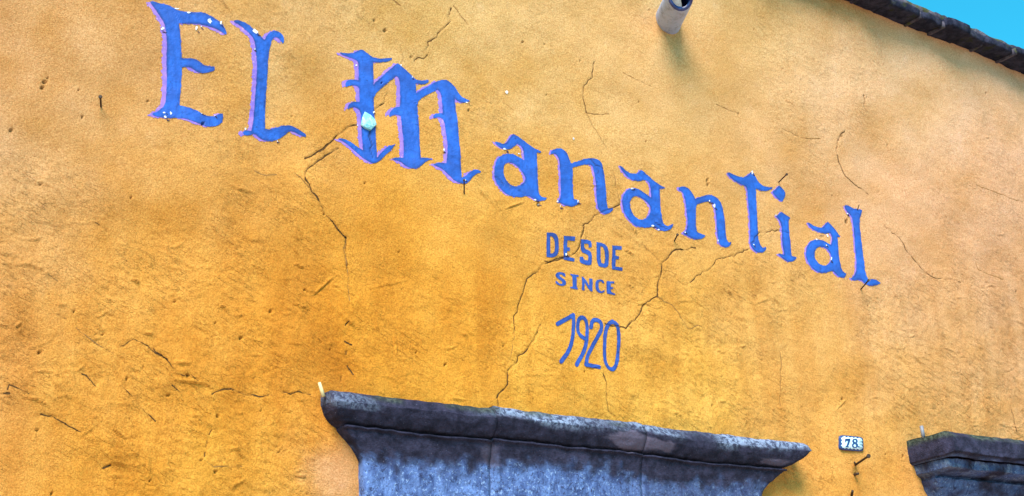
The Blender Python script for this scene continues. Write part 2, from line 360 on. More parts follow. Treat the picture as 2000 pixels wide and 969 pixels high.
# cracks and pits: real grooves, with the shade of the gaps put into the colour
for pts, wpx, dep in CR:
    uv = unproj(pts)
    seg = [uv[0]]
    for p0, p1 in zip(uv[:-1], uv[1:]):
        n = max(int(np.hypot(*(p1 - p0)) / 0.012), 1)
        for t in range(1, n + 1):
            q = p0 + (p1 - p0) * t / n
            seg.append(q + (rng.normal(0, 0.0017, 2) if t < n else 0))
    seg = np.array(seg); CRSEG.append((seg, wpx, dep))
    lo, hi = seg.min(0) - 0.02, seg.max(0) + 0.02
    si, sj = window(lo[0], hi[0], lo[1], hi[1])
    X, Z = UU[si, sj], ZZ[si, sj]; D = np.full(X.shape, 1.0)
    for p0, p1 in zip(seg[:-1], seg[1:]):
        d = p1 - p0; t = np.clip(((X - p0[0]) * d[0] + (Z - p0[1]) * d[1]) / (d @ d + 1e-12), 0, 1)
        D = np.minimum(D, np.hypot(X - p0[0] - t * d[0], Z - p0[1] - t * d[1]))
    hw = wpx * 0.00075 * (0.45 + 1.15 * noise(X * 45, Z * 45, 12))
    g = 1 - sstep(0.25, 1.0, D / (hw + 0.0017))
    relief[si, sj] += -0.0020 * dep * g + 0.0006 * dep * np.exp(-(D / 0.008) ** 2) * (noise(X * 30, Z * 30, 14) - .2)
    groove_shade[si, sj] = np.maximum(groove_shade[si, sj], np.clip(g * dep * (0.35 + 0.9 * noise(X * 35, Z * 35, 13)), 0, 1))
def pit(p, r, dd=1.0):
    uv = unproj(p)[0]; R = r * 0.0019
    si, sj = window(uv[0] - 3 * R, uv[0] + 3 * R, uv[1] - 3 * R, uv[1] + 3 * R)
    D = np.hypot((UU[si, sj] - uv[0]), (ZZ[si, sj] - uv[1]) * 0.9) / R + 0.8 * (noise(UU[si, sj] * 120, ZZ[si, sj] * 120, 15) - .5)
    g = 1 - sstep(0.5, 1.2, D); relief[si, sj] -= 0.008 * g
    groove_shade[si, sj] = np.maximum(groove_shade[si, sj], g * 0.9 * dd)
for x, y, r in PITS: pit((x, y), r * 0.62)
for _ in range(55):
    pit((rng.uniform(0, 2000), rng.uniform(0, 969)), rng.uniform(0.8, 1.7), rng.uniform(.1, .6))
relief *= infr
groove_shade *= infr

# limewash colour: saturated ochre low down, sun-bleached tan above, as hand-read swatches
SW = [(0,15,218,170,115),(200,15,222,174,112),(500,15,225,182,118),(800,15,225,190,125),(1100,15,225,185,120),(1500,15,225,190,130),(1640,15,225,182,128),(0,145,220,172,118),(200,145,218,172,115),(600,145,225,182,115),(1000,145,228,190,125),(1300,145,226,186,126),(1700,145,230,195,150),(1900,145,230,195,155),(0,305,222,178,125),(200,305,225,175,110),(450,305,225,175,100),(650,305,225,165,75),(900,305,222,175,95),(1250,305,225,182,112),(1500,305,225,178,115),(1700,305,226,185,140),(1930,305,226,185,148),(0,435,226,175,105),(300,435,228,168,80),(500,435,225,165,80),(650,435,225,160,58),(800,435,230,170,65),(1000,435,235,180,85),(1150,435,228,175,95),(1400,435,225,175,100),(1750,435,222,172,120),(1950,435,218,172,130),(0,585,228,170,100),(200,585,228,165,75),(450,585,230,165,65),(650,585,223,152,45),(850,585,228,158,55),(1000,585,240,180,75),(1300,585,232,175,85),(1500,585,228,178,100),(1750,585,225,178,125),(1950,585,220,175,130),(0,715,226,165,90),(200,715,232,170,75),(350,715,228,160,65),(590,715,215,140,40),(850,715,238,170,60),(1100,715,242,185,80),(1300,715,242,188,85),(1550,715,225,170,90),(1800,715,228,178,110),(1950,715,222,175,125),(0,850,226,163,78),(250,850,232,166,66),(450,850,238,176,66),(590,850,226,158,64),(1650,850,238,182,96),(1900,850,224,172,105),(0,954,225,160,70),(250,954,235,165,60),(450,954,240,178,70),(600,954,235,175,80),(655,905,212,168,140),(664,954,220,176,142),(1550,954,232,170,80),(1650,954,240,182,95),(1780,954,235,178,95)]
PAINT_K = (0.845, 0.765, 0.765)
SW = np.array(SW, float); SWC = lin(SW[:, 2:])
wxp = PX + 170 * (fbm(PX / 120, PY / 120, 4, 41) - .5); wyp = PY + 150 * (fbm(PX / 120, PY / 120, 4, 42) - .5)
wsum = 1e-9; csum = 0
for (x, y), cc in zip(SW[:, :2], SWC):
    sg = 95.0 if x not in (655, 664) else 40.0
    g = np.exp(-((wxp - x) ** 2 + (wyp - y) ** 2) / (2 * sg * sg)) + 1e-12 * (1 + 1e6 / (1e3 + (wxp - x) ** 2 + (wyp - y) ** 2))
    wsum = wsum + g; csum = csum + g[..., None] * cc
col = csum / wsum[..., None]
mot = fbm(PX / 90, PY / 90, 5, 43, .6)[..., None] - .5
streak = (fbm(UU * 22 + .3 * noise(UU * 9, ZZ * 9, 46), ZZ * 1.6, 4, 45) - .5)[..., None] * sstep(380, 620, PY)[..., None]
col = np.clip(col * (1 + mot * np.array([0.34, 0.52, 1.0])) * (1 + streak * np.array([.22, .36, .55])) * np.array(PAINT_K), 0.01, 0.88)

nu, nv = UU.shape
idx = np.arange(nu * nv).reshape(nu, nv)
a, b, c, d = idx[:-1, :-1].ravel(), idx[1:, :-1].ravel(), idx[1:, 1:].ravel(), idx[:-1, 1:].ravel()
T = np.concatenate([np.stack([a, b, c], 1), np.stack([a, c, d], 1)])
Vw = np.stack([UU, -relief, ZZ], -1).reshape(-1, 3)
wall = mesh_np('plaster_wall', Vw, T, WALL, None, {'paint': col.reshape(-1, 3), 'groove_shade': 0.35 * groove_shade.ravel(), 'rough': np.clip(rough - .1, 0, 1).ravel()})
tag(wall, 'cracked ochre yellow plastered house wall painted with large blue blackletter lettering', 'wall')

def at(fi, fj):
    """surface point on the wall's own triangles at fractional grid position"""
    i = np.clip(np.floor(fi).astype(int), 0, nu - 2); j = np.clip(np.floor(fj).astype(int), 0, nv - 2)
    x = fi - i; y = fj - j
    def f(Z):
        p, q, r, s = Z[i, j], Z[i + 1, j], Z[i + 1, j + 1], Z[i, j + 1]
        return np.where(x >= y, p + (q - p) * x + (r - q) * y, p + (r - s) * x + (s - p) * y)
    return f(UU), f(ZZ), f(relief), f(groove_shade)
def gridpos(u, z):
    fi = np.interp(u, ug, np.arange(nu)); fj = (z - VB) / (veave(u) + .05 - VB) * NV + NB
    return fi, fj
def wall_y(u, z):
    fi, fj = gridpos(np.atleast_1d(u), np.atleast_1d(z)); return -at(fi, fj)[2]

FINE_CRACK_SHADE = Mat('fine_gap_shade', 1.0, 0.0).color((0.26, 0.13, 0.045))  # flat dark colours for the shade inside the cracks
CRACK_SHADE = Mat('crack_gap_shade', 1.0, 0.0).color((0.085, 0.042, 0.018))
def smooth(P, closed=True):
    P = np.asarray(P, float); out = []
    n = len(P)
    for i in range(n):
        if not closed and i in (0, n - 1): out.append(P[i]); continue
        p, q, r = P[i - 1], P[i], P[(i + 1) % n]
        d1, d2 = q - p, r - q
        cs = (d1 @ d2) / (np.linalg.norm(d1) * np.linalg.norm(d2) + 1e-9)
        if cs < 0.35: out.append(q)
        else: out += [q - 0.25 * d1, q + 0.25 * d2]
    return np.array(out)
def sdf_poly(X, Z, loops):
    D = np.full(X.shape, 9.0); ins = np.zeros(X.shape, bool)
    for P in loops:
        for p0, p1 in zip(P, np.roll(P, -1, 0)):
            d = p1 - p0; t = np.clip(((X - p0[0]) * d[0] + (Z - p0[1]) * d[1]) / (d @ d + 1e-12), 0, 1)
            D = np.minimum(D, np.hypot(X - p0[0] - t * d[0], Z - p0[1] - t * d[1]))
            if p0[1] != p1[1]:
                ins ^= ((p0[1] > Z) != (p1[1] > Z)) & (X < p0[0] + (Z - p0[1]) / (p1[1] - p0[1]) * d[0])
    return np.where(ins, -D, D)
def sdf_line(X, Z, lines, hw):
    D = np.full(X.shape, 9.0)
    for P in lines:
        for p0, p1 in zip(P[:-1], P[1:]):
            d = p1 - p0; t = np.clip(((X - p0[0]) * d[0] + (Z - p0[1]) * d[1]) / (d @ d + 1e-12), 0, 1)
            D = np.minimum(D, np.hypot(X - p0[0] - t * d[0], Z - p0[1] - t * d[1]))
    return D - hw
def clip_mesh(S, fi, fj):
    """triangles of the grid where S<0, cut exactly at S=0; returns grid positions and triangles"""
    n, mm = S.shape; id_ = np.arange(n * mm).reshape(n, mm)
    a, b, c, d = id_[:-1, :-1].ravel(), id_[1:, :-1].ravel(), id_[1:, 1:].ravel(), id_[:-1, 1:].ravel()
    T = np.concatenate([np.stack([a, b, c], 1), np.stack([a, c, d], 1)])
    s = S.ravel(); FI = fi.ravel(); FJ = fj.ravel()
    inn = s[T] < 0; cnt = inn.sum(1)
    out = []
    P = np.stack([FI, FJ], 1)
    def edge(x, y):
        t = (s[x] / (s[x] - s[y]))[:, None]; return P[x] * (1 - t) + P[y] * t
    t3 = T[cnt == 3]; out.append(P[t3])
    t1 = T[cnt == 1]; k = inn[cnt == 1].argmax(1); r = np.arange(len(t1))
    A, B_, C_ = t1[r, k], t1[r, (k + 1) % 3], t1[r, (k + 2) % 3]
    if len(t1): out.append(np.stack([P[A], edge(A, B_), edge(A, C_)], 1))
    t2 = T[cnt == 2]; k = (~inn[cnt == 2]).argmax(1); r = np.arange(len(t2))
    A, B_, C_ = t2[r, k], t2[r, (k + 1) % 3], t2[r, (k + 2) % 3]
    if len(t2):
        e1, e2 = edge(B_, A), edge(C_, A)
        out.append(np.stack([P[B_], P[C_], e2], 1)); out.append(np.stack([P[B_], e2, e1], 1))
    Q = np.concatenate(out).reshape(-1, 2)
    key = np.round(Q * 64).astype(np.int64); key = key[:, 0] * 10000000 + key[:, 1]
    _, first, inv = np.unique(key, return_index=True, return_inverse=True)
    Tn = inv.reshape(-1, 3); ok = (Tn[:, 0] != Tn[:, 1]) & (Tn[:, 1] != Tn[:, 2]) & (Tn[:, 0] != Tn[:, 2])
    return Q[first], Tn[ok]
def decal(name, mat, parent, loops=None, lines=None, hw=0.0, off=0.002, grow=0.0, shift=None, res=2, edge_noise=0.0012, bulge=0.0):
    """a skin of paint lying on the plaster inside a traced outline"""
    pts = np.concatenate(loops if loops else lines)
    mgn = 0.012 + hw + (np.abs(shift).max() if shift is not None else 0)
    lo, hi = pts.min(0) - mgn, pts.max(0) + mgn
    f0 = gridpos(np.array([lo[0], hi[0]]), np.array([lo[1], hi[1]]))
    f1 = gridpos(np.array([hi[0], lo[0]]), np.array([lo[1], hi[1]]))
    i0, i1 = math.floor(f0[0][0]) - 1, math.ceil(f0[0][1]) + 1
    jj = [f0[1][0], f0[1][1], f1[1][0], f1[1][1]]; j0, j1 = math.floor(min(jj)) - 1, math.ceil(max(jj)) + 1
    FI, FJ = np.meshgrid(np.arange(i0, i1, 1 / res), np.arange(j0, j1, 1 / res), indexing='ij')
    X, Z, H, Dd = at(FI, FJ)
    def S(dx, dz): return sdf_poly(X - dx, Z - dz, loops) if loops else sdf_line(X - dx, Z - dz, lines, hw)
    if shift is None: s = S(0, 0)
    else: s = np.minimum.reduce([S(shift[0] * t, shift[1] * t) for t in (0, .25, .5, .75, 1)])
    s = s - grow + edge_noise * (fbm(X * 130, Z * 130, 3, 51) - .5) * 2
    Q, Tn = clip_mesh(s, FI, FJ)
    x, z, h, dd = at(Q[:, 0], Q[:, 1])
    gi = np.clip(np.round((Q[:, 0] - i0) * res).astype(int), 0, s.shape[0] - 1); gj = np.clip(np.round((Q[:, 1] - j0) * res).astype(int), 0, s.shape[1] - 1)
    rim = sstep(-0.0085, -0.0010, s[gi, gj]) * sstep(.34, .60, fbm(x * 40, z * 40, 4, 97)) * 0.6
    o = mesh_np(name, np.stack([x, -h - off, z], 1), Tn, mat, parent, {'groove_shade': dd, 'rim': rim, 'edge': sstep(-0.0075, 0.0, s[gi, gj])})
    return o

# the open split of every crack: thin dark sheets coloured as its shade, broken, of uneven width
for seg, wpx, dep in CRSEG:
    lo, hi = seg.min(0) - .012, seg.max(0) + .012
    f0 = gridpos(np.array([lo[0], hi[0], lo[0], hi[0]]), np.array([lo[1], lo[1], hi[1], hi[1]]))
    FI, FJ = np.meshgrid(np.arange(math.floor(f0[0].min()), math.ceil(f0[0].max()) + 1, 1 / 3), np.arange(math.floor(f0[1].min()), math.ceil(f0[1].max()) + 1, 1 / 3), indexing='ij')
    X, Z, H, Dd = at(FI, FJ)
    S_ = sdf_line(X + .003 * (fbm(X * 90, Z * 90, 2, 91) - .5), Z + .003 * (fbm(X * 90, Z * 90, 2, 92) - .5), [seg], 0.0)
    wloc = wpx * 0.00072 * (.5 + .5 * dep) * np.clip(2.6 * fbm(X * 38, Z * 38, 3, 93) - (0.62 if dep > .65 else 0.35), -0.5, 1.3)
    S_ = S_ - wloc
    if (S_ < 0).sum() < 4: continue
    Q, Tn = clip_mesh(S_, FI, FJ); x, z, h, dd = at(Q[:, 0], Q[:, 1])
    mesh_np('crack_shade_sheet', np.stack([x, -h - 0.0006, z], 1), Tn, CRACK_SHADE if dep > .65 else FINE_CRACK_SHADE, wall)

# ------------------------------------------------------------------ lettering, traced
Z1 = (280, 0, 3.3412); Z2 = (650, 70, 3.1267); Z3 = (940, 250, 4.4051); Z4 = (1190, 310, 4.4053); Z5 = (1400, 320, 3.7265); Z6 = (1040, 440, 6.46); Z7 = (1060, 590, 6.461)
BIG = [
 ('capital E', Z1, [[(45,5),(75,10),(110,20),(150,30),(190,45),(225,68),(280,78),(330,82),(385,82),(430,105),(480,135),(515,170),(540,215),(535,230),(515,215),(480,195),(430,175),(380,162),(330,155),(280,155),(232,150),(240,200),(248,280),(256,375),(300,375),(340,378),(370,395),(400,420),(440,432),(470,430),(470,455),(440,468),(400,475),(360,465),(335,445),(310,430),(262,432),(258,500),(250,600),(242,682),(300,695),(350,715),(390,740),(430,755),(470,755),(505,738),(525,735),(528,765),(515,800),(480,820),(430,825),(380,810),(320,785),(280,768),(230,765),(170,765),(110,755),(70,745),(65,735),(110,715),(150,680),(160,600),(162,480),(160,350),(158,250),(150,190),(140,150),(110,100),(75,50)]]),
 ('capital L', Z1, [[(578,140),(610,140),(650,155),(690,180),(730,220),(780,268),(800,235),(825,212),(860,205),(890,220),(912,245),(915,275),(905,290),(885,260),(860,245),(840,250),(825,285),(812,340),(805,450),(803,600),(800,720),(802,835),(840,840),(880,825),(930,812),(975,815),(1020,840),(1070,870),(1070,890),(1040,880),(990,855),(960,850),(930,875),(890,905),(850,915),(800,910),(765,890),(735,865),(700,880),(665,878),(655,860),(670,845),(710,850),(722,820),(728,700),(735,560),(732,420),(725,330),(715,270),(690,235),(650,195),(610,165),(585,155)]]),
 ('capital M with a turquoise chip', Z2, [[(50,92),(90,98),(130,100),(160,85),(182,75),(205,90),(250,125),(290,135),(330,130),(372,127),(370,140),(340,152),(300,157),(255,155),(255,200),(258,290),(300,250),(350,205),(405,160),(430,180),(470,215),(500,245),(520,262),(560,268),(597,262),(590,280),(565,292),(515,285),(518,345),(550,325),(600,295),(650,268),(690,262),(720,275),(750,310),(775,350),(800,378),(845,395),(830,402),(790,405),(765,390),(752,375),(755,450),(765,600),(775,750),(782,865),(805,862),(830,835),(860,818),(905,832),(870,845),(845,870),(815,905),(785,908),(745,890),(710,855),(670,815),(640,798),(612,785),(640,775),(690,780),(700,700),(690,600),(680,510),(650,490),(622,500),(618,485),(640,468),(675,470),(672,400),(668,345),(650,322),(600,345),(550,375),(522,400),(528,500),(535,600),(540,745),(570,740),(608,750),(575,762),(550,785),(520,808),(490,808),(455,790),(420,760),(365,745),(395,735),(440,742),(440,650),(432,560),(428,480),(390,470),(360,485),(358,465),(385,430),(420,425),(420,330),(412,260),(395,240),(350,275),(300,320),(265,350),(265,430),(270,550),(275,650),(282,735),(310,700),(350,665),(388,660),(370,685),(335,720),(300,755),(265,775),(235,765),(190,735),(140,690),(90,645),(45,625),(75,620),(120,640),(160,670),(195,690),(188,600),(185,520),(180,450),(150,428),(120,430),(100,448),(105,415),(130,395),(175,395),(175,350),(172,302),(140,290),(90,305),(88,280),(105,260),(135,255),(170,262),(168,200),(165,150),(130,130),(95,118),(60,105)]]),
 ('small a right after the capital M', Z3, [[(105,120),(130,125),(165,140),(195,140),(220,115),(245,75),(265,58),(300,80),(350,115),(400,155),(450,190),(497,215),(490,225),(462,220),(466,300),(472,450),(480,570),(510,605),(550,605),(545,625),(510,635),(470,630),(430,612),(395,585),(340,600),(280,600),(220,580),(160,530),(120,470),(100,400),(105,330),(130,265),(180,235),(240,228),(300,245),(358,285),(355,220),(340,170),(300,140),(270,165),(235,190),(190,190),(150,175),(120,150)], [(215,300),(260,305),(310,345),(350,400),(370,440),(355,480),(310,505),(260,505),(215,470),(185,410),(180,350),(190,315)]]),
 ('small n between the first two letters a', Z3, [[(575,220),(600,195),(650,182),(690,190),(725,225),(745,290),(750,315),(800,300),(860,278),(920,265),(980,272),(1020,300),(1035,360),(1045,450),(1055,560),(1065,650),(1075,700),(1100,695),(1122,695),(1110,725),(1075,745),(1040,745),(1005,720),(985,690),(975,600),(965,480),(955,400),(945,340),(920,322),(870,322),(800,340),(762,355),(765,430),(770,540),(780,620),(805,625),(825,640),(815,665),(770,688),(720,682),(670,660),(640,645),(660,622),(670,560),(662,440),(655,350),(645,280),(625,240),(600,230),(580,240)]]),
 ('small a between the two letters n', Z3, [[(1178,330),(1205,335),(1230,365),(1270,395),(1330,400),(1355,375),(1370,365),(1400,385),(1450,430),(1510,480),(1570,518),(1555,525),(1530,520),(1528,600),(1530,700),(1545,800),(1575,845),(1610,848),(1638,828),(1635,860),(1605,888),(1560,893),(1520,875),(1475,850),(1440,862),(1380,862),(1310,845),(1250,790),(1210,720),(1195,650),(1205,590),(1240,540),(1290,520),(1350,535),(1410,575),(1448,605),(1450,530),(1440,475),(1405,448),(1350,465),(1290,455),(1245,420),(1205,375)], [(1315,590),(1350,600),(1400,630),(1435,670),(1445,720),(1425,770),(1380,798),(1330,785),(1290,745),(1268,690),(1265,640),(1285,605)]]),
 ('small n right before the t', Z4, [[(590,255),(610,240),(655,240),(695,270),(725,320),(735,350),(780,330),(840,312),(900,320),(950,360),(980,420),(990,500),(998,600),(1005,690),(1030,725),(1050,712),(1045,740),(1015,765),(980,760),(945,735),(930,680),(920,580),(915,480),(905,420),(880,375),(840,368),(780,385),(740,400),(740,480),(738,580),(742,635),(780,650),(820,665),(800,690),(750,700),(700,690),(650,665),(620,645),(655,620),(665,560),(655,450),(648,370),(635,310),(615,280),(595,275)]]),
 ('letter t', Z4, [[(995,125),(1030,125),(1080,150),(1130,165),(1180,155),(1215,120),(1235,110),(1260,140),(1290,190),(1330,225),(1380,238),(1420,238),(1418,252),(1380,265),(1330,272),(1270,255),(1270,330),(1275,450),(1280,580),(1285,680),(1300,740),(1325,770),(1355,755),(1350,785),(1320,808),(1275,810),(1235,780),(1215,735),(1215,650),(1212,520),(1200,400),(1195,300),(1180,240),(1140,225),(1080,200),(1030,165)]]),
 ('letter i with a square dot', Z4, [[(1420,280),(1475,225),(1510,250),(1540,298),(1505,360),(1465,340)], [(1445,490),(1500,450),(1535,475),(1575,505),(1558,520),(1562,620),(1570,740),(1575,835),(1600,840),(1618,845),(1600,875),(1555,888),(1510,870),(1475,840),(1450,815),(1480,815),(1510,825),(1500,740),(1495,640),(1495,560),(1475,520)]]),
 ('small a before the final l', Z5, [[(668,420),(690,425),(730,455),(780,462),(800,435),(818,415),(840,435),(870,470),(905,525),(888,530),(888,600),(895,700),(910,775),(945,800),(935,825),(905,828),(870,800),(850,775),(800,790),(760,795),(710,770),(670,720),(652,660),(660,600),(690,560),(740,545),(790,560),(835,590),(850,540),(835,500),(790,505),(740,490),(700,465)], [(755,600),(800,610),(830,650),(840,690),(820,730),(790,742),(745,725),(718,685),(715,640),(730,610)]]),
 ('final letter l', Z5, [[(935,298),(965,300),(1000,325),(1035,330),(1060,335),(1050,375),(1042,400),(1050,500),(1058,600),(1068,720),(1075,800),(1100,845),(1140,838),(1190,870),(1160,885),(1110,890),(1070,870),(1045,840),(1000,850),(975,835),(1010,805),(1015,700),(1008,600),(1005,500),(995,400),(975,365),(950,340)]]),
]
for nm, z, loops in BIG:
    L = [unproj(smooth(zoom(p, *z))) for p in loops]
    o = decal('painted_letter', BLUE, wall, loops=L, off=0.0013)
    tag(o, 'large blue blackletter ' + nm)
    x0 = L[0][:, 0].mean()
    sc = 0.95 if x0 < unproj((950, 300))[0][0] else 0.50
    sh = np.array([-0.013, -0.004]) * sc
    decal('letter_outline', VIOLET, o, loops=L, off=0.0006, grow=0.0026, shift=sh, edge_noise=0.0042)
SMALL = [
 ('D that starts DESDE', Z6, [[(162,100),(235,103),(275,125),(305,170),(318,250),(315,340),(295,390),(250,412),(165,405)],[(205,145),(230,150),(255,175),(268,230),(268,330),(250,360),(212,365)]]),
 ('chipped E, second letter of DESDE', Z6, [[(370,145),(512,158),(512,210),(420,200),(420,283),(460,288),(460,330),(425,330),(425,400),(520,425),(518,465),(385,440)]]),
 ('S in the middle of DESDE', Z6, [[(590,185),(690,195),(725,220),(728,285),(690,290),(690,250),(670,240),(635,240),(635,300),(700,325),(735,360),(738,480),(720,512),(640,500),(590,470),(590,405),(630,400),(640,440),(690,450),(695,385),(675,370),(595,340)]]),
 ('D before the last letter of DESDE', Z6, [[(785,222),(870,235),(910,260),(938,310),(950,400),(948,500),(925,535),(880,542),(800,515)],[(838,272),(870,280),(890,330),(902,400),(900,470),(880,495),(845,480)]]),
 ('E that ends DESDE', Z6, [[(988,262),(1112,272),(1110,318),(1030,315),(1030,392),(1078,400),(1075,435),(1035,435),(1040,525),(1132,538),(1128,578),(990,562)]]),
 ('S that starts SINCE', Z6, [[(278,630),(300,600),(350,595),(400,610),(408,650),(385,655),(365,625),(335,622),(330,645),(360,670),(410,705),(415,745),(390,770),(340,768),(280,740),(280,710),(300,710),(325,745),(365,745),(365,715),(330,690),(285,655)]]),
 ('I of SINCE', Z6, [[(460,620),(570,635),(568,654),(540,658),(550,788),(565,796),(563,814),(465,797),(465,780),(500,778),(490,652),(462,634)]]),
 ('N of SINCE', Z6, [[(612,655),(640,660),(705,770),(703,675),(745,680),(748,838),(715,835),(645,725),(648,825),(615,820)]]),
 ('C of SINCE', Z6, [[(778,730),(800,695),(845,688),(880,700),(895,737),(872,737),(855,710),(830,715),(818,750),(825,810),(850,840),(880,833),(897,818),(895,847),(860,864),(815,850),(785,815)]]),
 ('E that ends SINCE', Z6, [[(920,710),(1020,716),(1018,738),(975,738),(975,783),(1005,790),(1003,808),(975,810),(980,848),(1033,868),(1030,887),(925,868)]]),
]
for nm, z, loops in SMALL:
    L = [unproj(smooth(zoom(p, *z))) for p in loops]
    tag(decal('painted_letter', BLUE2, wall, loops=L, off=0.0012, res=3, edge_noise=0.0006), 'blue capital ' + nm)
DIG = [('1 of 1920', [[(175,282),(378,168),(382,300),(374,420),(355,520),(310,630),(205,762)]]),
       ('9 of 1920', [[(550,470),(520,468),(465,425),(435,370),(432,290),(448,220),(490,188),(535,215),(558,290),(555,400),(540,520),(500,640),(410,800)]]),
       ('2 of 1920', [[(605,320),(618,250),(650,222),(700,235),(738,290),(725,370),(670,470),(600,590),(550,680),(528,800),(695,826)]]),
       ('0 of 1920', [[(860,255),(910,285),(935,360),(942,480),(942,620),(930,760),(900,830),(860,860),(815,835),(780,770),(770,640),(772,480),(785,350),(815,280),(860,255)]])]
for nm, lines in DIG:
    L = [unproj(smooth(zoom(p, *Z7), closed=False)) for p in lines]
    tag(decal('painted_digit', BLUE2, wall, lines=L, hw=0.0057, off=0.0012, res=3, edge_noise=0.0006), 'blue thin brushed digit ' + nm)

# flakes of bare plaster
CH = [(130,183,26,40,Z1),(292,85,30,12,Z1),(343,184,24,40,Z1),(376,177,12,18,Z1),(430,140,34,34,Z1),(500,155,18,36,Z1),(152,758,22,30,Z1),(186,735,18,44,Z1),(145,728,30,12,Z1),(383,738,24,12,Z1),(215,58,50,14,Z1),(470,752,14,12,Z1),
      (716,214,52,40,Z1),(670,836,18,24,Z1),(718,325,8,20,Z1),(882,915,14,12,Z1),
      (153,173,12,14,Z2),(820,405,24,14,Z2),(675,696,14,28,Z2),(426,172,10,22,Z2),(495,246,10,20,Z2),(262,458,18,14,Z2),(163,538,14,10,Z2),(804,885,12,12,Z2),
      (190,190,44,30,Z3),(312,228,20,20,Z3),(452,626,24,18,Z3),(488,660,18,24,Z3),(634,642,26,26,Z3),(660,682,18,32,Z3),(812,640,18,36,Z3),(780,102,20,22,Z3),(1280,528,34,18,Z3),(1465,845,34,20,Z3),(1520,878,20,16,Z3),
      (860,366,24,28,Z4),(900,400,32,58,Z4),(932,704,14,24,Z4),(1235,118,28,36,Z4),(1244,740,16,20,Z4),(1447,480,20,26,Z4),(178,264,30,20,Z4),(640,640,18,14,Z4),
      (812,520,18,26,Z5),(770,514,12,12,Z5),(836,688,16,46,Z5),(730,548,18,12,Z5),(800,592,12,14,Z5),(957,360,10,14,Z5),(1106,852,14,14,Z5),
      (412,368,34,46,Z6),(988,181,7,9,(0,0,1)),(588.2+529,272,5,6,(0,0,1)),(440,372,14,16,Z7)]
for cx_, cy_, ww, hh, z in CH:
    n = rng.integers(7, 11); th = np.sort(rng.uniform(0, 2 * math.pi, n)) * 0.35 + np.arange(n) * 2 * math.pi / n * 0.65
    rr = rng.uniform(0.35, 1.0, n)
    P = np.stack([cx_ + 0.5 * ww * rr * np.cos(th), cy_ + 0.5 * hh * rr * np.sin(th)], 1)
    decal('paint_chip', CHIP, wall, loops=[unproj(zoom(P, *z))], off=0.0021, res=3, edge_noise=0.0014)
CHIP_SHADOW = Mat('dark_chip_shadow', 0.9, 0.1); CHIP_SHADOW = CHIP_SHADOW.color(CHIP_SHADOW.mix(CHIP_SHADOW.noise(60, 4), (0.010, 0.014, 0.055), (0.05, 0.035, 0.06)))  # dark flaked bits beside the chips, their shadows put into the colour
for q in range(0, len(CH) - 3):
    if q % 3 == 1: continue
    cx_, cy_, ww, hh, z = CH[q]
    k_ = rng.uniform(.9, 1.7); n = 9
    th = np.arange(n) * 2 * math.pi / n; rr = rng.uniform(0.25, 1.0, n)
    L_ = z[2] * rng.uniform(4, 8); W_ = z[2] * rng.uniform(1.2, 2.6); ph = rng.uniform(-.3, 1.0)
    ex_, ey_ = L_ * rr * np.cos(th), W_ * rr * np.sin(th)
    P = np.stack([cx_ + 0.5 * ww + ex_ * math.cos(ph) - ey_ * math.sin(ph), cy_ + 0.6 * hh + ex_ * math.sin(ph) + ey_ * math.cos(ph)], 1)
    decal('chip_shadow', CHIP_SHADOW, wall, loops=[unproj(zoom(P, *z))], off=0.0018, res=3, edge_noise=0.0012)
# the big turquoise flake on the M: a thick tilted plate standing off the plaster
P = unproj(zoom([(205,458),(240,478),(264,505),(270,540),(236,574),(205,560),(180,538),(190,492)], *Z2)); n = len(P); cc = P.mean(0)
V = []; T = []
for k_, (off, sc_) in enumerate(((0.002, 1.0), (0.0065, 1.0), (0.0075, 0.95))):
    for p in P:
        q = cc + (p - cc) * sc_; V.append((q[0], wall_y(q[0], q[1])[0] - off - (0.10 * (cc[1] - q[1]) if k_ else 0), q[1]))
V.append((cc[0], wall_y(cc[0], cc[1])[0] - 0.0082, cc[1]))
for k_ in range(2):
    for i in range(n):
        j = (i + 1) % n; T += [(k_*n+i, k_*n+j, (k_+1)*n+j), (k_*n+i, (k_+1)*n+j, (k_+1)*n+i)]
T += [(2*n+i, 2*n+(i+1) % n, 3*n) for i in range(n)]
tag(mesh_np('plaster_flake', V, T, TEAL, wall, smooth=False), 'pale turquoise broken flake on the first stem of the M')

